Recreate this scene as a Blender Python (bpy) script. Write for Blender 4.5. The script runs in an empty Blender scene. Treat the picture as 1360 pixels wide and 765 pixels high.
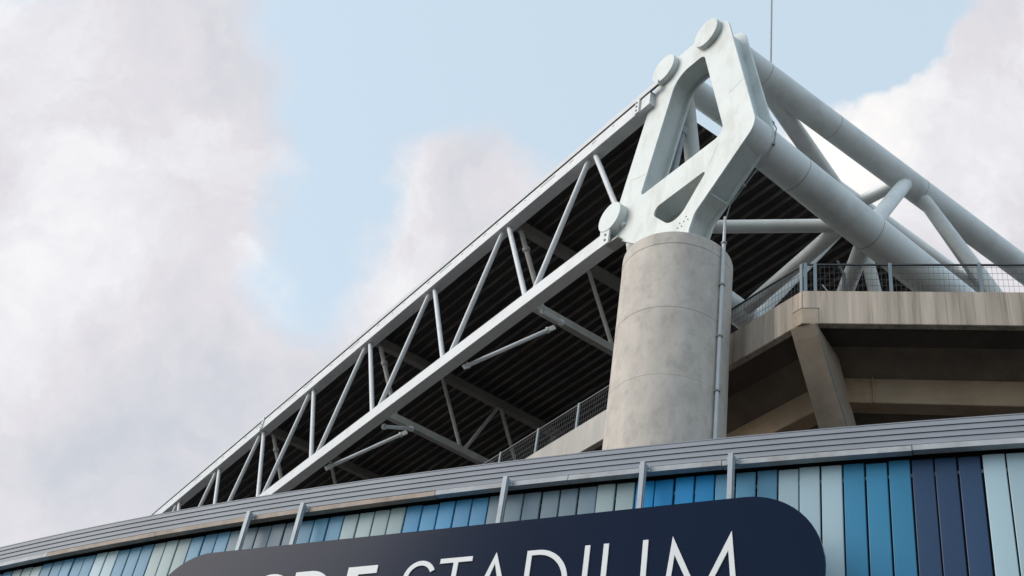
import bpy, bmesh, math, random
from mathutils import Vector, Matrix
from math import radians, sin, cos, pi, sqrt
random.seed(7)
S = bpy.context.scene
COL = S.collection

# ------------------------------------------------------------------ camera
CAM_POS = Vector((21.7327, -17.6547, 1.6))
CAM_R = Vector((0.577991, 0.803899, 0.140261))
CAM_U = Vector((0.447984, -0.456242, 0.768865))
CAM_F = Vector((-0.682083, 0.381563, 0.623838))
cd = bpy.data.cameras.new('camera'); cam = bpy.data.objects.new('camera', cd); COL.objects.link(cam)
m = Matrix.Identity(4)
for i in range(3):
    m[i][0] = CAM_R[i]; m[i][1] = CAM_U[i]; m[i][2] = -CAM_F[i]; m[i][3] = CAM_POS[i]
cam.matrix_world = m
cd.sensor_width = 36.0; cd.lens = 1649.2 / 1360 * 36.0; cd.clip_end = 5000
S.camera = cam

# ------------------------------------------------------------------ light
SUN_DIR = Vector((-0.40, -0.75, 0.53)).normalized()          # towards the sun
SUN_EL = math.asin(SUN_DIR.z); SUN_AZ = math.atan2(SUN_DIR.x, SUN_DIR.y)
sd = bpy.data.lights.new('sun', 'SUN'); sd.energy = 1.8; sd.angle = radians(40); sd.color = (1.0, 0.93, 0.85)
sun = bpy.data.objects.new('sun', sd); COL.objects.link(sun)
sun.rotation_euler = (-SUN_DIR).to_track_quat('-Z', 'Y').to_euler()
S.view_settings.view_transform = 'Standard'; S.view_settings.look = 'None'
S.view_settings.gamma = 1.0; S.view_settings.exposure = 0.18; S.view_settings.use_curve_mapping = False

W = bpy.data.worlds.new('World'); S.world = W; W.use_nodes = True
nt = W.node_tree; nt.nodes.clear()
def N(t, **k):
    n = nt.nodes.new(t)
    for a, b in k.items(): setattr(n, a, b)
    return n
def L(a, b): nt.links.new(a, b)
def mth(op, a, b=None, clamp=False):
    n = N('ShaderNodeMath', operation=op); n.use_clamp = clamp
    for i, v in enumerate((a, b)):
        if v is None: continue
        if isinstance(v, (int, float)): n.inputs[i].default_value = v
        else: L(v, n.inputs[i])
    return n.outputs[0]
SKY_STRENGTH = 0.10
wout = N('ShaderNodeOutputWorld'); bg = N('ShaderNodeBackground'); L(bg.outputs[0], wout.inputs[0])
bg.inputs[1].default_value = SKY_STRENGTH
sky = N('ShaderNodeTexSky', sky_type='NISHITA'); sky.sun_disc = False
sky.sun_elevation = SUN_EL; sky.sun_rotation = SUN_AZ; sky.air_density = 1.0; sky.dust_density = 1.6; sky.ozone_density = 1.0
tc = N('ShaderNodeTexCoord')
def noise(vec, scale, detail=6, rough=.55, dist=0.0):
    n = N('ShaderNodeTexNoise'); n.inputs['Scale'].default_value = scale; n.inputs['Detail'].default_value = detail
    n.inputs['Roughness'].default_value = rough; n.inputs['Distortion'].default_value = dist; L(vec, n.inputs['Vector']); return n
base = tc.outputs['Generated']
# warp the view direction a little so that cloud outlines are ragged
wn = noise(base, 5.0, 8, .62)
sub = N('ShaderNodeVectorMath', operation='SUBTRACT'); L(wn.outputs['Color'], sub.inputs[0]); sub.inputs[1].default_value = (.5, .5, .5)
scl = N('ShaderNodeVectorMath', operation='SCALE'); L(sub.outputs[0], scl.inputs[0]); scl.inputs['Scale'].default_value = 0.17
add = N('ShaderNodeVectorMath', operation='ADD'); L(base, add.inputs[0]); L(scl.outputs[0], add.inputs[1])
nrm = N('ShaderNodeVectorMath', operation='NORMALIZE'); L(add.outputs[0], nrm.inputs[0])
wd = nrm.outputs[0]
# cloud banks (direction, angular radius in degrees, amount): positive cloud, negative open sky
BANKS = [((-.79, .10, .60), 9, .85), ((-.83, .20, .51), 8, .7), ((-.70, .06, .70), 6, .5), ((-.86, .04, .52), 9, .8),
         ((-.65, .315, .69), 4.6, .9), ((-.66, .285, .695), 3.0, .45), ((-.69, .33, .645), 4.5, .55), ((-.73, .33, .60), 4.5, .35),
         ((-.375, .585, .715), 5.6, 1.9), ((-.29, .60, .74), 5.5, 1.2), ((-.455, .565, .685), 4.2, 1.5), ((-.36, .66, .65), 9, 1.4), ((-.52, .60, .60), 6, .9),
         ((-.66, .21, .725), 4.8, -.8), ((-.705, .235, .67), 3.4, -.7), ((-.745, .255, .615), 3.0, -.5), ((-.54, .34, .77), 9, -.55), ((-.43, .47, .775), 5.0, -1.3), ((-.375, .50, .785), 3.6, -1.5), ((-.33, .49, .81), 5, -.9), ((-.775, .25, .578), 3.2, -.75), ((-.81, .205, .55), 2.6, -.6), ((-.865, .13, .485), 2.6, -.6), ((-.80, .02, .60), 2.6, -.45), ((-.835, .235, .495), 3.2, .55), ((-.70, -.02, .715), 3.5, -.5)]
field = None
for d, rad, amt in BANKS:
    v = Vector(d).normalized()
    dp = N('ShaderNodeVectorMath', operation='DOT_PRODUCT'); L(wd, dp.inputs[0]); dp.inputs[1].default_value = v
    k = 1.0 / (1 - cos(radians(rad)))
    g = mth('MULTIPLY', mth('EXPONENT', mth('MULTIPLY', mth('SUBTRACT', dp.outputs['Value'], 1.0), k * .7)), amt)
    field = g if field is None else mth('ADD', field, g)
big = noise(base, 2.6, 9, .54, .3)
fld = mth('ADD', field, mth('MULTIPLY', mth('SUBTRACT', big.outputs['Fac'], .47), 1.6))
mr = N('ShaderNodeMapRange', interpolation_type='SMOOTHSTEP'); L(fld, mr.inputs['Value'])
mr.inputs['From Min'].default_value = 0.02; mr.inputs['From Max'].default_value = 0.80
mr.inputs['To Max'].default_value = .88
mask = mr.outputs['Result']
shade = noise(add.outputs[0], 5.5, 8, .58, .35)
sh = shade.outputs['Fac']
# thicker (greyer) and thinner, sunlit (brighter) parts of the clouds
for d, rad, amt in [((-.845, .215, .49), 3.6, -.05), ((-.80, .13, .585), 4, -.02), ((-.455, .525, .715), 2.6, .22), ((-.50, .53, .685), 3.0, .16), ((-.71, .02, .70), 6, .05), ((-.775, .22, .59), 1.6, .12), ((-.87, .05, .49), 2.5, .1), ((-.655, .33, .68), 4, .05)]:
    v = Vector(d).normalized()
    dp = N('ShaderNodeVectorMath', operation='DOT_PRODUCT'); L(wd, dp.inputs[0]); dp.inputs[1].default_value = v
    k = 1.0 / (1 - cos(radians(rad)))
    sh = mth('ADD', sh, mth('MULTIPLY', mth('EXPONENT', mth('MULTIPLY', mth('SUBTRACT', dp.outputs['Value'], 1.0), k * .7)), amt))
cr = N('ShaderNodeValToRGB'); L(sh, cr.inputs[0])
cr.color_ramp.elements[0].position = .30; cr.color_ramp.elements[0].color = (.54, .55, .60, 1)
cr.color_ramp.elements[1].position = .60; cr.color_ramp.elements[1].color = (.80, .785, .80, 1)
e = cr.color_ramp.elements.new(.49); e.color = (.70, .665, .69, 1)
e = cr.color_ramp.elements.new(.78); e.color = (1.0, .95, .90, 1)
cs = N('ShaderNodeVectorMath', operation='SCALE'); L(cr.outputs[0], cs.inputs[0]); cs.inputs['Scale'].default_value = 1.0 / SKY_STRENGTH
# thin cirrus veil whitens the blue everywhere
veil = N('ShaderNodeMix', data_type='RGBA'); veil.inputs['Factor'].default_value = .70
sk = N('ShaderNodeVectorMath', operation='SCALE'); L(sky.outputs[0], sk.inputs[0]); sk.inputs['Scale'].default_value = 1.9
L(sk.outputs[0], veil.inputs[6]); veil.inputs[7].default_value = (6.7, 8.0, 8.8, 1)
mx = N('ShaderNodeMix', data_type='RGBA'); L(mask, mx.inputs['Factor']); L(veil.outputs[2], mx.inputs[6]); L(cs.outputs[0], mx.inputs[7])
L(mx.outputs[2], bg.inputs[0])

# ------------------------------------------------------------------ materials
def mat(name, col, rough=.6, metal=0.0, var=.12, scale=3.0, stretch=(1, 1, 1), bump=0.0, bscale=30, dirt=None, dirt_amt=0.0, dirt_scale=1.2, dirt_stretch=(1, 1, 1), spec=.4, coat=0.0, rand=0.0):
    M = bpy.data.materials.new(name); M.use_nodes = True
    t = M.node_tree; b = t.nodes['Principled BSDF']
    b.inputs['Roughness'].default_value = rough; b.inputs['Metallic'].default_value = metal; b.inputs['Specular IOR Level'].default_value = spec
    b.inputs['Coat Weight'].default_value = coat
    def nn(ty): return t.nodes.new(ty)
    co = nn('ShaderNodeTexCoord'); geo = nn('ShaderNodeNewGeometry')
    mp = nn('ShaderNodeMapping'); mp.inputs['Scale'].default_value = stretch; t.links.new(geo.outputs['Position'], mp.inputs[0])
    no = nn('ShaderNodeTexNoise'); no.inputs['Scale'].default_value = scale; no.inputs['Detail'].default_value = 7; no.inputs['Roughness'].default_value = .6
    t.links.new(mp.outputs[0], no.inputs['Vector'])
    ra = nn('ShaderNodeMapRange'); ra.inputs['From Min'].default_value = .3; ra.inputs['From Max'].default_value = .7
    ra.inputs['To Min'].default_value = 1 - var; ra.inputs['To Max'].default_value = 1 + var
    t.links.new(no.outputs['Fac'], ra.inputs['Value'])
    sc = nn('ShaderNodeVectorMath'); sc.operation = 'SCALE'; sc.inputs[0].default_value = col[:3]; t.links.new(ra.outputs[0], sc.inputs['Scale'])
    out = sc.outputs[0]
    if rand:
        oi = nn('ShaderNodeObjectInfo'); rr = nn('ShaderNodeMapRange'); t.links.new(oi.outputs['Random'], rr.inputs['Value'])
        rr.inputs['To Min'].default_value = 1 - rand; rr.inputs['To Max'].default_value = 1 + rand
        s2 = nn('ShaderNodeVectorMath'); s2.operation = 'SCALE'; t.links.new(out, s2.inputs[0]); t.links.new(rr.outputs[0], s2.inputs['Scale']); out = s2.outputs[0]
    if dirt:
        mp2 = nn('ShaderNodeMapping'); mp2.inputs['Scale'].default_value = dirt_stretch; mp2.inputs['Location'].default_value = (3.1, 7.7, 1.9)
        t.links.new(geo.outputs['Position'], mp2.inputs[0])
        n2 = nn('ShaderNodeTexNoise'); n2.inputs['Scale'].default_value = dirt_scale; n2.inputs['Detail'].default_value = 9; n2.inputs['Roughness'].default_value = .66
        t.links.new(mp2.outputs[0], n2.inputs['Vector'])
        r2 = nn('ShaderNodeMapRange'); r2.inputs['From Min'].default_value = .50; r2.inputs['From Max'].default_value = .74; r2.inputs['To Max'].default_value = dirt_amt
        t.links.new(n2.outputs['Fac'], r2.inputs['Value'])
        mi = nn('ShaderNodeMix'); mi.data_type = 'RGBA'; t.links.new(r2.outputs[0], mi.inputs['Factor']); t.links.new(out, mi.inputs[6]); mi.inputs[7].default_value = (*dirt, 1)
        out = mi.outputs[2]
    t.links.new(out, b.inputs['Base Color'])
    if bump:
        n3 = nn('ShaderNodeTexNoise'); n3.inputs['Scale'].default_value = bscale; n3.inputs['Detail'].default_value = 5
        t.links.new(mp.outputs[0], n3.inputs['Vector'])
        bu = nn('ShaderNodeBump'); bu.inputs['Strength'].default_value = bump; bu.inputs['Distance'].default_value = .02
        t.links.new(n3.outputs['Fac'], bu.inputs['Height']); t.links.new(bu.outputs[0], b.inputs['Normal'])
    return M
WHITE = mat('white_steel_paint', (.64, .68, .665), .40, var=.05, scale=1.3, dirt=(.33, .30, .24), dirt_amt=.5, dirt_scale=1.5, dirt_stretch=(1, 1, .35))
TUBE = mat('pale_tube_paint', (.75, .775, .765), .42, var=.05, scale=1.0, dirt=(.30, .28, .23), dirt_amt=.35, dirt_scale=.9)
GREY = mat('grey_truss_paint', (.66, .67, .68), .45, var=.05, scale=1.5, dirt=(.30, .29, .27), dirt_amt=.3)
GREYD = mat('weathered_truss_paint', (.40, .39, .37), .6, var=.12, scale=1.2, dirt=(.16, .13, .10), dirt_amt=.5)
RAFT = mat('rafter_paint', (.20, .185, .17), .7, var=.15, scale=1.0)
WELD = mat('weld_seam', (.40, .37, .33), .6, var=.3, scale=4)
WELDW = mat('painted_weld', (.50, .52, .50), .5)
PIPEM = mat('conduit_paint', (.55, .57, .58), .5, var=.08, scale=3)
POSTM = mat('railing_post_paint', (.21, .26, .29), .5, var=.08, scale=4)
ZINC = mat('galvanised_steel', (.36, .40, .43), .5, metal=.2, var=.1, scale=5)
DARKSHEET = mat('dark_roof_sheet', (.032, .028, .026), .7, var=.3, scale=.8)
RIBM = mat('lit_roof_rib', (.15, .135, .125), .6, var=.4, scale=.7, dirt=(.12, .06, .04), dirt_amt=.3, dirt_scale=.4)  # much paler than the sheet: light caught on the ridges, put into the colour
FLASH = mat('roof_edge_flashing', (.56, .56, .58), .4, var=.05, scale=1.5)
DARKGAP = mat('dark_joint', (.02, .02, .022), .8)
CONC = mat('column_concrete', (.55, .50, .45), .85, var=.13, scale=1.9, stretch=(1, 1, .6), bump=.3, bscale=14, dirt=(.31, .285, .255), dirt_amt=.6, dirt_scale=3.2, dirt_stretch=(1, 1, .7))
FASC = mat('fascia_concrete', (.50, .42, .345), .9, var=.34, scale=3.0, stretch=(1, 1, .05), bump=.25, bscale=12, dirt=(.17, .13, .10), dirt_amt=1.0, dirt_scale=5.0, dirt_stretch=(1, 1, .035))
FASC_LIT = mat('lit_fascia_concrete', (.47, .45, .42), .9, var=.12, scale=1.6, stretch=(1, 1, .2), bump=.2, bscale=12, dirt=(.27, .24, .20), dirt_amt=.4, dirt_scale=1.2, dirt_stretch=(1, 1, .3))  # parapet left of the column: its stronger daylight is painted in as paler concrete
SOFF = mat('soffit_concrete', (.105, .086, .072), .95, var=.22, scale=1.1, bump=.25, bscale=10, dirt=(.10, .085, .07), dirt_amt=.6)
SOFF_LIT = mat('lit_soffit_concrete', (.20, .158, .122), .95, var=.2, scale=1.3, bump=.25, bscale=10, dirt=(.11, .095, .08), dirt_amt=.6)  # soffit tone raised so the slope looks more lit; the light is in the colour
BEAM = mat('beam_concrete', (.42, .315, .215), .9, var=.16, scale=1.0, bump=.25, bscale=12, dirt=(.26, .13, .06), dirt_amt=.7, dirt_scale=.6)
RAKE = mat('raker_concrete', (.42, .335, .255), .9, var=.12, scale=1.2, bump=.25, bscale=12, dirt=(.18, .15, .12), dirt_amt=.55, dirt_scale=1.1)
COPE = mat('coping_metal', (.27, .29, .325), .62, metal=0, var=.07, scale=.8, stretch=(1, 1, 3), dirt=(.22, .22, .24), dirt_amt=.3, dirt_scale=.9)
LIP = mat('coping_drip_metal', (.40, .42, .44), .6, metal=0, var=.16, scale=2.5, dirt=(.22, .18, .15), dirt_amt=.6, dirt_scale=1.8)
LIPR = mat('stained_drip_metal', (.34, .27, .22), .7, var=.25, scale=3, dirt=(.5, .48, .46), dirt_amt=.5, dirt_scale=2.2)
BACK = mat('facade_backing', (.03, .035, .04), .8)
def panel_mat(n, c, d): return mat(n, c, .42, var=.05, scale=.7, stretch=(1, 1, .35), dirt=d, dirt_amt=.35, dirt_scale=1.0, dirt_stretch=(1, 1, .3), spec=.25, rand=.10, bump=.06, bscale=1.2)
PM = {'L': panel_mat('pale_aqua_panel', (.40, .54, .60), (.32, .42, .46)),
      'G': panel_mat('grey_green_panel', (.34, .44, .455), (.25, .31, .32)),
      'B': panel_mat('mid_blue_panel', (.045, .23, .40), (.07, .19, .28)),
      'K': panel_mat('bright_blue_panel', (.012, .23, .51), (.03, .19, .38)),
      'C': panel_mat('sky_blue_panel', (.11, .28, .42), (.13, .23, .29)),
      'M': panel_mat('steel_blue_panel', (.07, .27, .47), (.09, .22, .34)),
      'N': panel_mat('navy_panel', (.030, .065, .135), (.035, .05, .085)),
      'S': panel_mat('slate_panel', (.17, .24, .29), (.12, .15, .17))}
NAVY = mat('sign_navy', (.004, .012, .036), .16, var=.1, scale=.5, spec=.12)
LETT = mat('letter_white', (.80, .80, .80), .4, var=.02)
GROUND = mat('plaza_asphalt', (.065, .064, .062), .9, var=.12, scale=.6)  # unseen asphalt, kept dark to weaken the bounce light on undersides
CABLE = mat('cable_grey', (.28, .30, .30), .6)
RAILD = mat('rail_dark', (.05, .055, .06), .5)
WIREM = mat('fence_wire', (.10, .105, .11), .6, metal=0)

# ------------------------------------------------------------------ mesh helpers
class MB:
    def __init__(s): s.bm = bmesh.new()
    def box(s, lo, hi):
        v = [s.bm.verts.new((x, y, z)) for z in (lo[2], hi[2]) for y in (lo[1], hi[1]) for x in (lo[0], hi[0])]
        for f in ((0, 2, 3, 1), (4, 5, 7, 6), (0, 1, 5, 4), (2, 6, 7, 3), (0, 4, 6, 2), (1, 3, 7, 5)): s.bm.faces.new([v[i] for i in f])
        return s
    def bar(s, a, b, w, h, up=(0, 0, 1)):
        a, b = Vector(a), Vector(b); d = (b - a).normalized(); sd_ = d.cross(Vector(up))
        if sd_.length < 1e-4: sd_ = d.cross(Vector((1, 0, 0)))
        sd_.normalize(); u = sd_.cross(d).normalized()
        v = [s.bm.verts.new(p + sd_ * (i * w / 2) + u * (j * h / 2)) for p in (a, b) for i, j in ((-1, -1), (1, -1), (1, 1), (-1, 1))]
        for f in ((3, 2, 1, 0), (4, 5, 6, 7), (0, 1, 5, 4), (1, 2, 6, 5), (2, 3, 7, 6), (3, 0, 4, 7)): s.bm.faces.new([v[i] for i in f])
        return s
    def tube(s, a, b, r, n=20, r2=None, caps=True):
        a, b = Vector(a), Vector(b); r2 = r if r2 is None else r2
        d = (b - a).normalized(); x = d.orthogonal().normalized(); y = d.cross(x)
        A = [s.bm.verts.new(a + (x * cos(2 * pi * i / n) + y * sin(2 * pi * i / n)) * r) for i in range(n)]
        B = [s.bm.verts.new(b + (x * cos(2 * pi * i / n) + y * sin(2 * pi * i / n)) * r2) for i in range(n)]
        for i in range(n):
            f = s.bm.faces.new((A[i], A[(i + 1) % n], B[(i + 1) % n], B[i])); f.smooth = True
        if caps: s.bm.faces.new(A[::-1]); s.bm.faces.new(B)
        return s
    def path(s, pts, r, n=8):
        pts = [Vector(p) for p in pts]; rings = []
        for k, p in enumerate(pts):
            d = (pts[min(k + 1, len(pts) - 1)] - pts[max(k - 1, 0)]).normalized()
            x = d.cross(Vector((.31, .87, .12))).normalized(); y = d.cross(x)
            rings.append([s.bm.verts.new(p + (x * cos(2 * pi * i / n) + y * sin(2 * pi * i / n)) * r) for i in range(n)])
        for A, B in zip(rings, rings[1:]):
            for i in range(n):
                f = s.bm.faces.new((A[i], A[(i + 1) % n], B[(i + 1) % n], B[i])); f.smooth = True
        s.bm.faces.new(rings[0][::-1]); s.bm.faces.new(rings[-1])
        return s
    def prism(s, loop, vec):                                       # loop: 3-D polygon, extruded along vec
        A = [s.bm.verts.new(Vector(p)) for p in loop]; B = [s.bm.verts.new(Vector(p) + Vector(vec)) for p in loop]
        n = len(A); s.bm.faces.new(A); s.bm.faces.new(B[::-1])
        for i in range(n): s.bm.faces.new((A[i], B[i], B[(i + 1) % n], A[(i + 1) % n]))
        return s
    def loft(s, A, B, closed=True):
        A = [s.bm.verts.new(Vector(p)) for p in A]; B = [s.bm.verts.new(Vector(p)) for p in B]; n = len(A)
        for i in range(n): s.bm.faces.new((A[i], A[(i + 1) % n], B[(i + 1) % n], B[i]))
        s.bm.faces.new(A[::-1]); s.bm.faces.new(B)
        return s
    def build(s, name, material, parent=None, bevel=0.0, loc=(0, 0, 0), segs=1):
        bmesh.ops.recalc_face_normals(s.bm, faces=s.bm.faces[:])
        for e_ in s.bm.edges:
            if not all(f_.smooth for f_ in e_.link_faces): e_.smooth = False
        me = bpy.data.meshes.new(name); s.bm.to_mesh(me); s.bm.free(); me.materials.append(material)
        o = bpy.data.objects.new(name, me); COL.objects.link(o); o.location = loc
        if parent is not None: o.parent = parent
        if bevel:
            md = o.modifiers.new('bevel', 'BEVEL'); md.width = bevel; md.segments = segs; md.limit_method = 'ANGLE'; md.angle_limit = radians(40)
        return o
def tag(o, label, cat=None, group=None, kind=None):
    if label: o['label'] = label
    if cat: o['category'] = cat
    if group: o['group'] = group
    if kind: o['kind'] = kind
    return o
def thing(name, label, cat, loc=(0, 0, 0), group=None):
    o = bpy.data.objects.new(name, None); COL.objects.link(o); o.location = loc; o.empty_display_size = .5
    return tag(o, label, cat, group)
def fillet(pts, n=7):                                              # [(x, z, radius)] -> rounded 2-D loop
    out = []; m_ = len(pts)
    for i, (x, z, r) in enumerate(pts):
        p = Vector((x, z)); a = Vector(pts[i - 1][:2]) - p; b = Vector(pts[(i + 1) % m_][:2]) - p
        if r <= 0: out.append((x, z)); continue
        ang = a.angle(b); t = min(r / math.tan(ang / 2), a.length * .48, b.length * .48); r_ = t * math.tan(ang / 2)
        a.normalize(); b.normalize(); c = p + (a + b).normalized() * (r_ / sin(ang / 2))
        s0 = p + a * t - c; s1 = p + b * t - c
        a0 = math.atan2(s0.y, s0.x); da = (math.atan2(s1.y, s1.x) - a0 + pi) % (2 * pi) - pi
        for k in range(n + 1): out.append((c.x + r_ * cos(a0 + da * k / n), c.y + r_ * sin(a0 + da * k / n)))
    return out
def plate2d(name, loops, y0, y1, material, parent, offset=0.0, bevel=0.0):
    """flat plate in the XZ plane with holes, between y0 and y1 (filled curve turned into a mesh)"""
    cu = bpy.data.curves.new(name + '_c', 'CURVE'); cu.dimensions = '2D'; cu.fill_mode = 'BOTH'
    for lp in loops:
        sp = cu.splines.new('POLY'); sp.points.add(len(lp) - 1); sp.use_cyclic_u = True
        for q, (x, z) in zip(sp.points, lp): q.co = (x, z, 0, 1)
    cu.extrude = (y1 - y0) / 2 - bevel; cu.bevel_depth = bevel; cu.bevel_resolution = 0; cu.offset = offset
    tmp = bpy.data.objects.new('tmp', cu); COL.objects.link(tmp)
    dg = bpy.context.evaluated_depsgraph_get(); me = bpy.data.meshes.new_from_object(tmp.evaluated_get(dg))
    COL.objects.unlink(tmp); bpy.data.objects.remove(tmp); bpy.data.curves.remove(cu)
    me.transform(Matrix(((1, 0, 0, 0), (0, 0, -1, (y0 + y1) / 2), (0, 1, 0, 0), (0, 0, 0, 1))))
    me.materials.clear(); me.materials.append(material); me.name = name
    for p in me.polygons: p.use_smooth = False
    o = bpy.data.objects.new(name, me); COL.objects.link(o); o.parent = parent
    return o

# ------------------------------------------------------------------ ground
g = MB(); g.bm.faces.new([g.bm.verts.new(p) for p in ((-900, -900, 0), (900, -900, 0), (900, 900, 0), (-900, 900, 0))])
tag(g.build('ground', GROUND), 'dark asphalt plaza round the stadium', None, kind='structure')

# ------------------------------------------------------------------ curved facade
FC = Vector((-40.619, 73.477, 0)); FR = 93.347
def fp(deg, off, z): a = radians(deg); return Vector((FC.x + (FR + off) * cos(a), FC.y + (FR + off) * sin(a), z))
A0, A1 = -78.0, -46.0
def arc_strip(mb, prof, a0, a1, step=.25):                         # closed (offset, z) profile swept along the facade curve
    n = max(1, int(round((a1 - a0) / step))); prev = None; first = None
    for k in range(n + 1):
        a = a0 + (a1 - a0) * k / n; ring = [mb.bm.verts.new(fp(a, o_, z)) for o_, z in prof]
        if prev:
            for i in range(len(prof)): mb.bm.faces.new((prev[i], prev[(i + 1) % len(prof)], ring[(i + 1) % len(prof)], ring[i]))
        else: first = ring
        prev = ring
    mb.bm.faces.new(first[::-1]); mb.bm.faces.new(prev)
    return mb
fac = thing('facade_wall', 'curved facade of blue, aqua and navy metal panels under a grey coping', 'wall', fp(-62, 0, 0))
def fpart(mb, name, material, bevel=0):
    o = mb.build(name, material, fac, bevel); o.matrix_parent_inverse = Matrix.Translation(-fac.location); return o
fpart(arc_strip(MB(), [(-.34, 0), (-.34, 12.9), (-.75, 12.9), (-.75, 0)], A0, A1), 'backing_wall', BACK)
fpart(arc_strip(MB(), [(-.18, 0), (-.18, 4.4), (-.338, 4.4), (-.338, 0)], A0, A1), 'plinth', CONC)
# coping: four overlapping horizontal boards and a pale drip edge below them
ZB = [13.0, 12.905, 12.80, 12.695, 12.59]
for k in range(4):
    zt, zb = ZB[k], ZB[k + 1] + .009
    fpart(arc_strip(MB(), [(-.004 * k + .01, zt), (-.004 * k + .022, zb), (-.06, zb), (-.06, zt)], A0, A1), 'coping_board', COPE)
fpart(arc_strip(MB(), [(-.03, 12.99), (-.03, 12.56), (-.33, 12.56), (-.33, 12.99)], A0, A1), 'coping_core', DARKGAP)
fpart(arc_strip(MB(), [(.016, 13.004), (.016, 13.024), (-.75, 13.024), (-.75, 13.004)], A0, A1), 'coping_cap', COPE)
a = A0; k = 0
while a < A1 - .2:
    w = random.uniform(1.5, 2.4); b = min(a + w, A1)
    stained = (abs((a + b) / 2 + 62.4) < .7) or (abs((a + b) / 2 + 66.0) < .8) or random.random() < .08
    dz = random.uniform(-.006, .006)
    fpart(arc_strip(MB(), [(.012, 12.588 + dz), (.020, 12.488 + dz), (-.12, 12.488 + dz), (-.12, 12.588 + dz)], a + .008, b), 'drip_edge', LIPR if stained else LIP)
    a = b; k += 1
# panels: narrow upright trays with open dark joints
PT, SEAM0 = .2118, -55.538
code = {}
def put(s, ks):
    for q in ks: code[q] = s
put('B', range(-9, -6)); put('N', range(-6, -3)); put('L', range(-3, 1)); put('N', range(1, 4)); put('B', range(4, 7)); put('L', range(7, 10)); put('C', range(10, 13))
put('K', range(13, 17)); put('G', range(17, 19)); put('S', range(19, 25)); put('M', range(25, 30)); put('G', range(30, 34)); put('C', range(34, 37))
put('S', range(37, 42)); put('C', range(42, 45)); put('G', range(45, 48)); put('C', range(48, 51)); put('L', range(51, 53)); put('C', range(53, 58))
put('G', range(58, 61)); put('C', range(61, 64)); put('S', range(64, 68)); put('K', range(68, 72)); put('G', range(72, 76)); put('C', range(76, 82))
pw = .3448; hw = pw / 2 - .013; zt, zb = 12.455, 4.42
def panel_mesh(m_):
    b_ = MB(); xs = [(-hw, 0), (-hw + .002, .036), (-hw + .012, .043), (-hw * .5, .0455), (0, .0465), (hw * .5, .0455), (hw - .012, .043), (hw - .002, .036), (hw, 0)]
    b_.loft([(x, -y, zb) for x, y in xs], [(x, -y, zt) for x, y in xs])
    bmesh.ops.recalc_face_normals(b_.bm, faces=b_.bm.faces[:])
    me = bpy.data.meshes.new('panel'); b_.bm.to_mesh(me); b_.bm.free(); me.materials.append(m_); return me
PME = {q: panel_mesh(v) for q, v in PM.items()}
for q in list(range(-45, -9)) + list(range(82, 110)): code[q] = 'CLSBNGKLB'[(q // 4) % 9]
for q in range(-45, 110):
    ang = SEAM0 - (q + .5) * PT
    if not (A0 + .1 < ang < A1 - .1): continue
    o = bpy.data.objects.new('panel', PME[code[q]]); COL.objects.link(o); o.parent = fac
    o.matrix_parent_inverse = Matrix.Translation(-fac.location)
    p = fp(ang, -.255 + random.uniform(-.006, .006), random.uniform(-.015, .015)); o.location = p; o.rotation_euler = (0, random.uniform(-.0006, .0006), radians(ang + 90) + random.uniform(-.012, .012))
rail_ = arc_strip(MB(), [(-.29, 12.20), (-.29, 12.26), (-.335, 12.26), (-.335, 12.20)], A0, A1)
fpart(rail_, 'fixing_rail', ZINC)

# ------------------------------------------------------------------ sign
SO = Vector((2.0955, -10.0263, 11.55)); ST = Vector((.875, .4841, 0)).normalized(); SN = Vector((ST.y, -ST.x, 0))
sign = thing('stadium_sign', 'long navy pill-shaped sign reading RCDE STADIUM in white', 'sign', SO + ST * 3.1 - Vector((0, 0, 2.42)))
smat = Matrix(((ST.x, -SN.x, 0, SO.x), (ST.y, -SN.y, 0, SO.y), (0, 0, 1, SO.z), (0, 0, 0, 1)))     # local x along, y into the wall, z up
def spart(o): o.parent = sign; o.matrix_parent_inverse = Matrix.Translation(-sign.location) @ smat; return o
pill = [(9.48 - 1.21 + 1.21 * sin(t), -1.21 + 1.21 * cos(t)) for t in [pi * i / 28 for i in range(29)]] + [(-3.25 + 1.21 - 1.21 * sin(t), -1.21 - 1.21 * cos(t)) for t in [pi * i / 28 for i in range(29)]]
spart(MB().prism([(x, .0, z) for x, z in pill], (0, .10, 0)).build('sign_panel', NAVY, None, .006))
pill2 = [(x * .98 + .05, z * .94 - .07) for x, z in pill]
spart(MB().prism([(x, .102, z) for x, z in pill2], (0, .10, 0)).build('sign_frame', ZINC))
ZT, ZBt = -.60, -1.82
def letter(loops):
    o = plate2d('letter', loops, -.022, -.002, LETT, None); spart(o)
def arc(cx, cz, rx, rz, a0, a1, n=18): return [(cx + rx * cos(radians(a0 + (a1 - a0) * i / n)), cz + rz * sin(radians(a0 + (a1 - a0) * i / n))) for i in range(n + 1)]
H = ZT - ZBt; ZM = (ZT + ZBt) / 2; BW = .23; TW = .088
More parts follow.
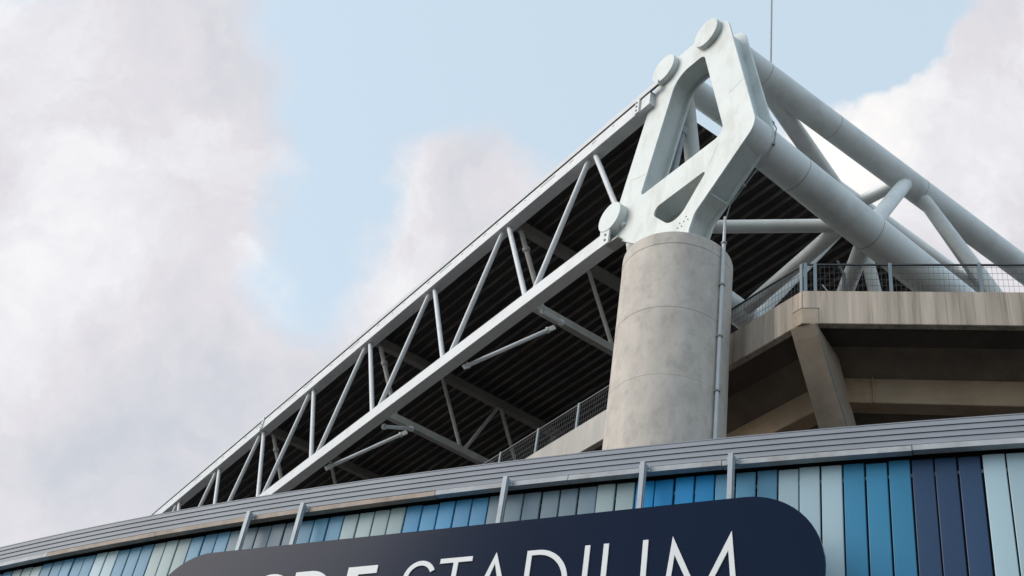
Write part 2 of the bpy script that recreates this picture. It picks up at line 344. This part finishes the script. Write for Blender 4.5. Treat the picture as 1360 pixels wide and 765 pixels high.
# R C D E bold
x = -1.93
letter([[(x, ZBt), (x, ZT)] + arc(x + .48, ZT - .36, .38, .36, 90, -70) + [(x + .92, ZBt), (x + .64, ZBt), (x + .37, ZT - .74), (x + BW, ZT - .74), (x + BW, ZBt)],
        [(x + BW, ZT - .22), (x + BW, ZT - .52)] + arc(x + .46, ZT - .37, .15, .15, -90, 90, 10)])
cx_, rz = -.42, H / 2
letter([arc(cx_, ZM, .56, rz + .01, 42, 318, 30) + arc(cx_, ZM, .56 - BW, rz - .16, 318, 42, 30)])
x = .09
letter([[(x, ZBt), (x, ZT)] + arc(x + .34, ZM, .54, rz, 90, -90, 24), [(x + BW, ZBt + .16), (x + BW, ZT - .16)] + arc(x + .34, ZM, .31, rz - .16, 90, -90, 20)])
x = 1.20
letter([[(x, ZBt), (x, ZT), (x + .60, ZT), (x + .60, ZT - .15), (x + BW, ZT - .15), (x + BW, ZM + .10), (x + .54, ZM + .10), (x + .54, ZM - .10), (x + BW, ZM - .10), (x + BW, ZBt + .15), (x + .60, ZBt + .15), (x + .60, ZBt)]])
# S T A D I U M thin
def ribbon(pts, w):
    P = [Vector(p) for p in pts]; Lf, Rt = [], []
    for i, p in enumerate(P):
        d = (P[min(i + 1, len(P) - 1)] - P[max(i - 1, 0)]).normalized(); nn = Vector((-d.y, d.x)) * w / 2
        Lf.append(tuple(p + nn)); Rt.append(tuple(p - nn))
    return Lf + Rt[::-1]
rs = H / 4 - TW / 4
letter([ribbon(arc(2.67, ZT - TW / 2 - rs, .27, rs, 25, 250, 22) + arc(2.67, ZBt + TW / 2 + rs, .28, rs, 80, -155, 22), TW)])
letter([[(3.04, ZT), (3.65, ZT), (3.65, ZT - TW), (3.345 + TW / 2, ZT - TW), (3.345 + TW / 2, ZBt), (3.345 - TW / 2, ZBt), (3.345 - TW / 2, ZT - TW), (3.04, ZT - TW)]])
def A_letter(c):
    h_ = .46
    letter([[(c - h_, ZBt), (c, ZT + .03), (c + h_, ZBt), (c + h_ - .10, ZBt), (c + .20, ZBt + .42), (c - .20, ZBt + .42), (c - h_ + .10, ZBt)],
            [(c - .165, ZBt + .50), (c + .165, ZBt + .50), (c, ZT - .17)]])
A_letter(4.09)
letter([[(4.66, ZBt), (4.66, ZT)] + arc(4.86, ZM, .57, rz, 90, -90, 26), [(4.66 + TW, ZBt + TW), (4.66 + TW, ZT - TW)] + arc(4.86, ZM, .57 - TW, rz - TW, 90, -90, 24)])
letter([[(5.68, ZBt), (5.68, ZT), (5.68 + TW, ZT), (5.68 + TW, ZBt)]])
letter([[(6.0, ZT), (6.0 + TW, ZT)] + arc(6.375, ZBt + .375, .375 - TW, .375 - TW, 180, 360, 20) + [(6.75 - TW, ZT), (6.75, ZT)] + arc(6.375, ZBt + .375, .375, .375, 360, 180, 20)])
mx0, mx1 = 7.02, 8.22
letter([[(mx0, ZBt), (7.15, ZT + .02), (7.62, ZBt + .22), (8.09, ZT + .02), (mx1, ZBt), (mx1 - TW, ZBt), (8.045, ZT - .30), (7.62, ZBt + .02), (7.195, ZT - .30), (mx0 + TW, ZBt)]])
for ang in (-64.02, -63.22, -60.55, -58.99, -58.07):                # hangers from the coping down behind the sign
    p = fp(ang, .095, 0); d = p - SO; u = d.dot(ST); dep = -d.dot(SN)
    z0 = 12.63 - SO.z
    b_ = MB(); b_.box((u - .05, dep - .05, -.9), (u + .03, dep + .03, z0)); b_.box((u + .032, dep - .015, -.9), (u + .05, dep + .02, z0 - .1))
    o = spart(b_.build('hanger', ZINC))
    b_ = MB(); b_.box((u - .10, dep + .035, z0 - .16), (u + .10, dep + .05, z0 - .02))
    for q in (-.075, .075): b_.tube((u + q, dep + .036, z0 - .09), (u + q, dep + .01, z0 - .09), .014, 8)
    o2 = b_.build('fixing_plate', ZINC, o)
    b_ = MB(); b_.box((u - .04, dep + .02, -.30), (u + .02, max(dep + .06, .21), -.24)) if dep < 0 else b_.box((u - .04, .203, -.5), (u + .02, max(.23, dep), -.44))
    b_.build('arm', ZINC, o)

# ------------------------------------------------------------------ concrete column
CC = Vector((-.07, -.10, 0)); CR = 1.6; CT = 25.52
column = thing('concrete_column', 'tall round raw concrete column carrying the white mast head', 'column', CC)
lifts = [0, 4.0, 7.7, 11.4, 15.1, 18.2, 20.5, 22.75, 25.05, CT]
for i, (z0, z1) in enumerate(zip(lifts, lifts[1:])):
    b_ = MB(); r_ = CR + random.uniform(-.002, .002) + (.010 if i == len(lifts) - 2 else 0); n = 72
    zs = [(z0, r_ - .008), (z0 + .008, r_), (z1 - .008, r_), (z1, r_ - .008)] if i < len(lifts) - 2 else [(z0, r_ - .008), (z0 + .008, r_), (z1 - .05, r_), (z1, r_ - .05)]
    rings = [[b_.bm.verts.new((rr * cos(2 * pi * j / n), rr * sin(2 * pi * j / n), z)) for j in range(n)] for z, rr in zs]
    for R0, R1 in zip(rings, rings[1:]):
        for j in range(n):
            f = b_.bm.faces.new((R0[j], R0[(j + 1) % n], R1[(j + 1) % n], R1[j])); f.smooth = R0 is rings[1]
    b_.bm.faces.new(rings[0][::-1]); b_.bm.faces.new(rings[-1])
    o = b_.build('concrete_lift', CONC, column)

# ------------------------------------------------------------------ mast head (plate frame)
YF, YB = -.50, .30
mast = thing('mast_head', 'white steel plate frame with round end discs standing on the column', 'mast head', (0, -.1, CT))
outer = fillet([(-1.28, 34.93, .5), (1.99, 34.93, .75)] + [(2.82 + .62 * cos(radians(q)), 28.86 + .62 * sin(radians(q)), 0) for q in range(10, -61, -7)] + [(1.02, 26.72, .35), (.80, 26.2, .3), (.80, CT, 0), (-.86, CT, 0), (-.86, 26.2, .3), (-1.08, 26.72, .5), (-2.6, 27.93, .3), (-3.28, 28.25, .6)])
hole1 = fillet([(-.36, 33.88, .75), (.98, 33.86, .30), (2.16, 29.26, .34), (-1.76, 29.26, .16)])
hole2 = fillet([(1.50, 28.2, .10), (-1.22, 28.2, .24), (.10, 26.72, .62)])
def mpart(o): o.parent = mast; o.matrix_parent_inverse = Matrix.Translation(-mast.location); return o
mpart(plate2d('front_plate', [outer, hole1, hole2], YF, YF + .07, WHITE, None, bevel=.006))
mpart(plate2d('back_plate', [outer, hole1, hole2], YB - .07, YB, WHITE, None, bevel=.006))
w_out = fillet([(-1.06, 34.72, .45), (1.80, 34.72, .6), (3.18, 28.42, .4), (.80, 26.82, .35), (.58, 26.3, .2), (.58, CT, 0), (-.64, CT, 0), (-.64, 26.3, .2), (-.86, 26.9, .35), (-2.5, 28.12, .3), (-2.96, 28.42, .5)])
w_h1 = fillet([(-.50, 34.03, .75), (1.12, 34.01, .30), (2.38, 29.10, .34), (-2.0, 29.10, .16)])
w_h2 = fillet([(1.72, 28.30, .10), (-1.42, 28.30, .24), (.09, 26.52, .62)])
mpart(plate2d('web', [w_out, w_h1, w_h2], YF + .071, YB - .071, WHITE, None))
for x_, z_, pr in ((1.22, 34.60, .20), (-.88, 34.60, .22), (-2.86, 28.92, .32)):
    b_ = MB(); b_.tube((x_, YF - .002, z_), (x_, YF - pr, z_), .56, 48)
    mpart(b_.build('end_disc', WHITE, None, .012))
for (xa, za), (xb, zb_) in (((-2.35, 30.4), (-1.55, 30.15)), ((2.28, 30.9), (2.92, 31.05)), ((-.75, 34.9), (-.55, 33.95)), ((1.9, 28.95), (1.55, 28.3))):
    mpart(MB().bar((xa, YF - .001, za), (xb, YF - .001, zb_), .006, .018, up=(0, 0, 1)).build('weld_seam', WELDW))
b_ = MB(); b_.box((1.0, YF + .072, 27.12), (1.62, YB - .072, 27.15)); mpart(b_.build('stiffener', WHITE))
b_ = MB(); b_.box((-1.05, -.72, CT - .01), (1.0, .55, CT + .05)); mpart(b_.build('base_plate', WHITE))
for i in range(7):
    b_ = MB(); b_.tube((.2 + .09 * i, YF - .001, 26.45 + .1 * (i % 3) + .03 * i), (.2 + .09 * i, YF - .02, 26.45 + .1 * (i % 3) + .03 * i), .022, 8); mpart(b_.build('bolt', CABLE))

# ------------------------------------------------------------------ roof girder: four big tubes braced into a box
gir = thing('roof_girder', 'pale tubular box girder of thick tubes running back from the mast head', 'girder', (0, 2, 28))
def gpart(o): o.parent = gir; o.matrix_parent_inverse = Matrix.Translation(-gir.location); return o
ZL = lambda y: 28.88 - .125 * (y + .5) + .0016 * (y + .5) ** 2
ZU = lambda y: 34.60 - .030 * (y + .5)
PA = lambda y: Vector((1.22, y, ZU(y))); PB = lambda y: Vector((-.90, y, ZU(y))); PC = lambda y: Vector((-2.86, y, ZL(y))); PD = lambda y: Vector((2.82, y, ZL(y)))
YE = 46
for fn, r_, y0 in ((PA, .485, YB + .002), (PB, .46, YB + .002), (PC, .46, YB + .002), (PD, .60, YF + .072)):
    ys = [y0 + (YE - y0) * i / 12 for i in range(13)]
    o = gpart(MB().path([fn(y) for y in ys], r_, 40).build('chord', TUBE))
    for yw in (1.9, 5.2, 9.6):
        if fn is PD: yw *= .95
        MB().path([fn(yw), fn(yw + .022)], r_ + .004, 40).build('weld_band', WELD, o)
def brace(a_, b_, r_):
    return gpart(MB().tube(a_, b_, r_, 28, caps=True).build('brace', TUBE))
for a_, b_, r_ in ((PA(1.3), PB(8.0), .31), (PB(8.6), PA(8.85), .24),                         # top face
                   (PA(9.0), PD(4.85), .255), (PA(9.5), PD(14.2), .235), (PA(18.6), PD(14.8), .24), (PA(19.2), PD(24), .23),   # outer face
                   (PB(.30), PC(3.4), .27), (PB(8.9), PC(5.5), .22), (PB(8.7), PC(13.2), .24), (PB(18), PC(13.8), .22),       # inner face
                   (PC(-.2), PD(4.55), .215), (PC(5.0), PD(4.15), .24), (PD(4.9), PC(8.6), .27), (PD(14.4), PC(9.2), .22), (PB(17.6), PA(18.2), .22), (PA(9.6), PB(17), .26)):
    brace(a_, b_, r_)
gpart(MB().tube((-1.72, .55, 29.0), (-1.28, .62, 32.6), .12, 16).build('tie_pipe', ZINC))
gpart(MB().tube((-1.28, .62, 32.6), (-1.25, .63, 32.85), .17, 16).build('tie_collar', ZINC))

# lightning rod and down conductor
rod = thing('lightning_rod', 'thin grey lightning rod rising above the highest tube', 'rod', (1.22, 2.25, 35.0))
o = MB().tube((1.22, 2.25, 34.95), (1.22, 2.25, 41.5), .042, 10, r2=.03).build('mast_pole', ZINC); o.parent = rod; o.matrix_parent_inverse = Matrix.Translation(-rod.location)
o = MB().tube((1.22, 2.25, 34.98), (1.22, 2.25, 35.12), .075, 12).build('foot_collar', ZINC); o.parent = rod; o.matrix_parent_inverse = Matrix.Translation(-rod.location)
ang = radians(9.5); pr = CR + .085
px_, py_ = CC.x + pr * cos(ang), CC.y + pr * sin(ang)
cab = thing('conductor_cable', 'thin grey cable strung down the right edge of the white mast head', 'cable', (2.0, .3, 34))
cpts = [(1.95, .31, 34.55), (2.15, .33, 33.9), (2.42, .34, 32.7), (2.72, .36, 31.4), (3.0, .40, 30.2), (3.30, .38, 29.4), (3.48, .33, 29.0), (3.36, .36, 28.45), (2.92, .34, 28.0), (2.2, .34, 27.56), (1.66, .30, 27.15), (px_ + .02, py_ + .02, 26.55)]
o = MB().path(cpts, .020, 8).build('cable', CABLE); o.parent = cab; o.matrix_parent_inverse = Matrix.Translation(-cab.location)
for i in (1, 3, 5, 7, 9):
    p = Vector(cpts[i]); o = MB().box(p - Vector((.05, .05, .04)), p + Vector((.03, .03, .04))).build('clip', CABLE); o.parent = cab; o.matrix_parent_inverse = Matrix.Translation(-cab.location)
pipe = thing('conduit_pipe', 'slim grey conduit pipe clamped up the side of the concrete column', 'pipe', (px_, py_, 0))
b_ = MB(); b_.tube((0, 0, 0), (0, 0, 25.6), .055, 14); b_.tube((0, 0, 25.6), (0, 0, 26.6), .045, 12); b_.build('pipe', PIPEM, pipe)
for z_ in (18.6, 20.4, 22.2, 24.0, 25.55):
    MB().tube((0, 0, z_), (0, 0, z_ + .05), .085, 14).build('clamp', CABLE, pipe)

# ------------------------------------------------------------------ edge truss of the stand roof
XT = lambda k: -4.85 - 5.36 * k       # top nodes
XB = lambda k: -7.60 - 5.36 * k       # bottom nodes
et = thing('edge_truss', 'long pale grey zigzag truss along the roof edge', 'truss', (-4, -.5, 28))
def epart(o): o.parent = et; o.matrix_parent_inverse = Matrix.Translation(-et.location); return o
XE = -62.0
epart(MB().box((XE, -.73, 33.28), (-1.45, -.25, 33.858)).build('top_chord', GREY, None, .015))
epart(MB().box((XE, -.72, 27.93), (-3.05, -.27, 28.50)).build('bottom_chord', GREY, None, .015))
for k in range(-1, 10):
    if k >= 0:
        # each top node: one leg down to the right, one down to the left
        epart(MB().tube((XT(k) + .15, -.5, 33.40), (XB(k - 1) - .17, -.5, 28.40), .098, 18).build('diagonal', GREY))
        epart(MB().tube((XT(k) - .17, -.5, 33.40), (XB(k) + .17, -.5, 28.40), .098, 18).build('diagonal', GREY))
# splices with bolts and the bracket that hangs the bottom chord on the mast head
for x_, z0, z1 in ((-31.3, 33.30, 33.98), (-2.05, 33.28, 33.9)):
    sp_ = epart(MB().box((x_ - .10, -.80, z0 - .05), (x_ + .10, -.735, z1)).build('splice_plate', GREY))
    for q in range(3): MB().tube((x_ - .02, -.802, z0 + .08 + q * .2), (x_ - .02, -.83, z0 + .08 + q * .2), .035, 8).build('bolt', CABLE, sp_)
sp_ = epart(MB().box((-3.28, -.80, 27.80), (-2.80, -.735, 28.72)).build('end_bracket', GREY))
for q in range(2): MB().tube((-2.98, -.802, 28.0 + q * .22), (-2.98, -.83, 28.0 + q * .22), .045, 8).build('bolt', CABLE, sp_)
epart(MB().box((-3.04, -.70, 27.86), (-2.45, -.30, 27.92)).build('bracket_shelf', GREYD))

# ------------------------------------------------------------------ stand roof
rf = thing('stand_roof', 'dark ribbed metal roof seen from below over the stand', 'roof', (-20, 0, 33))
def rpart(o): o.parent = rf; o.matrix_parent_inverse = Matrix.Translation(-rf.location); return o
RX0, RX1, RY1 = XE, -1.55, 30.0
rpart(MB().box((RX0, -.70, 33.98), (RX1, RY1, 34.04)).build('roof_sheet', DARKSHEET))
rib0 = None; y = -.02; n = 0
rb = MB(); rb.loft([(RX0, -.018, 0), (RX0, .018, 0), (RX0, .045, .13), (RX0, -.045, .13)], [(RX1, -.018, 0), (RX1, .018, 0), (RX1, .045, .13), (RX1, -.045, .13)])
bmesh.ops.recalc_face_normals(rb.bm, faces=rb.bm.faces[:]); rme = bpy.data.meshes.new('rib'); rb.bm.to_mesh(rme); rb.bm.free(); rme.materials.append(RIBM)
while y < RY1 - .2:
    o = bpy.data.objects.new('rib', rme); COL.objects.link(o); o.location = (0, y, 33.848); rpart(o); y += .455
# layered flashing at the outer edge
rpart(MB().box((RX0, -.76, 33.915), (-1.05, -.702, 34.15)).build('edge_flashing', FLASH))
rpart(MB().box((RX0, -.745, 33.862), (-1.05, -.70, 33.915)).build('edge_joint', DARKGAP))
x_ = -3.4; 
while x_ > -60:
    w = random.choice((.07, .07, .25, .9, .12)); rpart(MB().box((x_ - w, -.738, 33.70), (x_, -.7315, 33.735)).build('drain_slot', CABLE)); x_ -= w + random.uniform(.6, 1.1)

# transverse trusses under the roof
def make_cross(label):
    t = thing('roof_truss', label, 'truss', (0, 0, 30), 'trusses crossing under the stand roof')
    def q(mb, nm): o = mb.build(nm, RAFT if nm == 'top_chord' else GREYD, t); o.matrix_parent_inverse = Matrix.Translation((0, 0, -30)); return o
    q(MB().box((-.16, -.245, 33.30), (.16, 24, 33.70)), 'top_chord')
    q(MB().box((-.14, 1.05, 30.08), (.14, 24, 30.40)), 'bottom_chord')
    q(MB().tube((0, -.05, 33.33), (0, 1.45, 30.38), .10, 14), 'brace')
    ty, by = 3.3, 1.7; 
    for i in range(6):
        if i: q(MB().tube((0, by + .1, 30.36), (0, ty - .15, 33.34), .085, 14), 'brace')
        q(MB().tube((0, ty + .0, 33.34), (0, ty + 1.6, 30.36), .085, 14), 'brace')
        by += 3.3; ty += 3.3
    c = MB(); c.tube((0, .30, 32.66), (0, .36, 32.54), .15, 14); q(c, 'collar')
    return t
def copy_tree(o, parent=None):
    c = o.copy(); COL.objects.link(c); c.parent = parent
    if parent is not None: c.matrix_parent_inverse = o.matrix_parent_inverse.copy()
    for ch in list(o.children): copy_tree(ch, c)
    return c
cross = make_cross('grey steel roof truss running back under the dark ribbed roof')
xs = [-9.85, -20.6, -31.3]
for i, x_ in enumerate(xs):
    o = cross if i == 0 else copy_tree(cross)
    o.location = (x_, 0, 30)
    o['label'] = ('grey roof truss under the ribbed roof, first in line from the column', 'grey roof truss under the ribbed roof, second in line from the column', 'grey roof truss under the ribbed roof, farthest from the column')[i]
# knee braces that hold the bottom chord
def knee(a_, b_, label, grp):
    a_, b_ = Vector(a_), Vector(b_); t = thing('knee_brace', label, 'brace', a_, grp)
    d = (b_ - a_).normalized(); L_ = (b_ - a_).length
    def q(mb, nm): return mb.build(nm, GREY, t)
    q(MB().tube(d * .25, d * (L_ - .3), .078, 14), 'tube')
    q(MB().tube(d * .20, d * .26, .125, 14), 'end_flange'); q(MB().tube(d * (L_ - .36), d * (L_ - .30), .125, 14), 'end_flange')
    q(MB().bar(d * .02, d * .20, .05, .20), 'fork'); q(MB().bar(d * (L_ - .30), d * (L_ - .02), .05, .2), 'fork')
for x_, nth in ((xs[0], 'first'), (xs[1], 'second')):
    knee((x_ + 2.75, -.24, 27.75), (x_ + .16, 2.35, 30.05), 'short grey knee brace on the column side of the %s roof truss' % nth, 'knee braces on the mast side of the roof trusses')
    knee((x_ - 2.15, -.24, 27.75), (x_ - .16, 2.25, 30.0), 'long grey knee brace on the far side of the %s roof truss' % nth, 'knee braces on the far side of the roof trusses')

# ------------------------------------------------------------------ concourse deck (mitred ring with a 45 degree corner)
h2 = sqrt(.5)
PATH = [Vector((-62, 1.7)), Vector((3.13, 1.7)), Vector((3.13 + 14 * h2, 1.7 + 14 * h2)), Vector((3.13 + 14 * h2, 40))]
NIN = [Vector((0, 1)), Vector((-h2, h2)), Vector((-1, 0))]
def off(i, s):
    if i == 0: return PATH[0] + NIN[0] * s
    if i == 3: return PATH[3] + NIN[2] * s
    a_, b_ = NIN[i - 1], NIN[i]; mdir = (a_ + b_).normalized(); return PATH[i] + mdir * (s / mdir.dot(a_))
def seg(mb, i, prof, trim0=0.0, trim1=0.0):
    d = (PATH[i + 1] - PATH[i]).normalized()
    A = [Vector((*(off(i, s) + d * trim0), z)) for s, z in prof]; B = [Vector((*(off(i + 1, s) - d * trim1), z)) for s, z in prof]
    return mb.loft(A, B)
deck = thing('concourse_deck', 'raw concrete concourse deck with parapet jutting out behind the column', 'deck', (3.13, 1.7, 22))
def dpart(o): o.parent = deck; o.matrix_parent_inverse = Matrix.Translation(-deck.location); return o
for i, mt in ((0, FASC_LIT), (1, FASC), (2, FASC)):
    pp = [(0, 22.70), (0, 23.83), (.22, 23.83), (.22, 22.70)]
    if i: dpart(seg(MB(), i, pp, .012, .012 if i < 2 else 0).build('parapet', mt, None, .015))
    else:
        dpart(seg(MB(), 0, pp, 0, 3.4).build('parapet', FASC_LIT, None, .015)); dpart(seg(MB(), 0, pp, 61.75, .012).build('parapet', FASC, None, .015))  # one parapet, split behind the column; the lit run has the paler colour
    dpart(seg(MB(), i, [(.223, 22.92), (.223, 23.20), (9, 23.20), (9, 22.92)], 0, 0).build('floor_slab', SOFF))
    dpart(seg(MB(), i, [(1.30, 22.918), (2.12, 22.44), (9, 18.5), (9.4, 18.9), (2.3, 22.918)], 0, 0).build('sloping_soffit', SOFF_LIT))
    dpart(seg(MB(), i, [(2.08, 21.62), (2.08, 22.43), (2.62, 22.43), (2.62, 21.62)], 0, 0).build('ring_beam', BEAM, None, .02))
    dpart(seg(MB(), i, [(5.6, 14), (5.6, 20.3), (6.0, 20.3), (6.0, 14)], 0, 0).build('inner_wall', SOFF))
b_ = MB(); b_.box((0, 0, 0), (.035, .06, .85)); o = b_.build('beam_joint', BEAM, None); o.location = (*(PATH[1] + Vector((h2, h2)) * 1.9 + NIN[1] * 2.02), 21.60); o.rotation_euler = (0, 0, radians(45)); dpart(o)
BIS = (NIN[0] + NIN[1]).normalized(); PER = Vector((BIS.y, -BIS.x))
rk = thing('raking_column', 'raking concrete prop under the corner of the concourse deck', 'column', (2.31, 3.68, 14))
def kpart(o): o.parent = rk; o.matrix_parent_inverse = Matrix.Translation(-rk.location); return o
def bis(s, p, z): q = PATH[1] + BIS * s + PER * p; return Vector((q.x, q.y, z))
prof = [(.06, 22.67), (.30, 22.40), (2.14, 20.62), (6.0, 16.9), (6.0, 14.0), (7.4, 14.0), (7.4, 17.2), (3.1, 21.1), (1.75, 22.67)]
kpart(MB().loft([bis(s, -.36, z) for s, z in prof], [bis(s, .36, z) for s, z in prof]).build('prop', RAKE, None, .02))
cs_, sn_ = .42, .30
head = [Vector((3.13 - .34, 1.7 - .022)), Vector((3.13 + .009, 1.7 - .022)), Vector((3.13 + .44 * h2 + .016, 1.7 + .44 * h2 - .016)), Vector((3.13 + .44 * h2 - .3, 1.7 + .44 * h2 + .3)), Vector((3.13 - .34, 2.3))]
kpart(MB().prism([(p.x, p.y, 22.672) for p in head], (0, 0, .53)).build('head_block', RAKE, None, .015))
hs = [Vector((3.13 - .346, 1.7 - .012)), Vector((3.13 + .005, 1.7 - .012)), Vector((3.13 + .45 * h2 + .008, 1.7 + .45 * h2 - .008)), Vector((3.13 + .4 * h2 - .2, 1.7 + .4 * h2 + .2)), Vector((3.13 - .34, 2.2))]
kpart(MB().prism([(p.x, p.y, 23.203) for p in hs], (0, 0, .02)).build('bearing_joint', DARKGAP))
cb = [bis(.25, .345, 22.45) , bis(.75, .375, 22.0), bis(1.6, .375, 21.2), bis(3.6, .375, 19.4)]
kpart(MB().path(cb, .016, 6).build('cable', CABLE))

# railings
def railing(i, ts, label, t0, t1):
    d = (PATH[i + 1] - PATH[i]).normalized(); d3 = Vector((d.x, d.y, 0)); org = Vector((*(PATH[1] + NIN[i] * .11), 23.83))
    r_ = thing('mesh_railing', label, 'railing', org + d3 * t0)
    def q(mb, nm, m_): o = mb.build(nm, m_, r_); o.matrix_parent_inverse = Matrix.Translation(-r_.location); return o
    nin = Vector((NIN[i].x, NIN[i].y, 0))
    for t in ts:
        c = org + d3 * t
        q(MB().bar(c + Vector((0, 0, .002)), c + Vector((0, 0, 1.09)), .09, .05, up=nin), 'post', POSTM)
    q(MB().bar(org + d3 * t0 + Vector((0, 0, 1.03)), org + d3 * t1 + Vector((0, 0, 1.03)), .045, .045), 'top_rail', RAILD)
    wires = MB(); t = t0
    while t <= t1:
        c = org + d3 * t; wires.bar(c + Vector((0, 0, .05)), c + Vector((0, 0, 1.0)), .0065, .0065, up=nin); t += .125
    for z in (.06, .30, .52, .74, .95): wires.bar(org + d3 * t0 + Vector((0, 0, z)) + nin * .012, org + d3 * t1 + Vector((0, 0, z)) + nin * .012, .007, .007)
    o = q(wires, 'wire_mesh', WIREM); o['kind'] = 'stuff'
railing(0, [-.12 - 2.3 * k - (0.9 if k else 0) for k in range(0, 9)], 'mesh railing on the brightly lit parapet that runs behind the column', -24, -.1)
railing(1, [.10, .36, 2.36, 4.68, 7.0, 9.3, 11.6], 'mesh railing on the streaked parapet past the deck corner', .12, 13.6)
cp = thing('camera_pole', 'dark thin pole with bent arm behind the mesh railing', 'pole', (3.3, 3.2, 23.2))
for nm, mb in (('pole', MB().tube((0, 0, 0), (0, 0, 2.05), .05, 10)), ('arm', MB().tube((0, 0, 2.0), (-.3, .1, 2.75), .04, 10)), ('stay', MB().tube((0, 0, .6), (-.4, -.45, 1.6), .02, 8))): mb.build(nm, RAILD if nm != 'stay' else ZINC, cp)
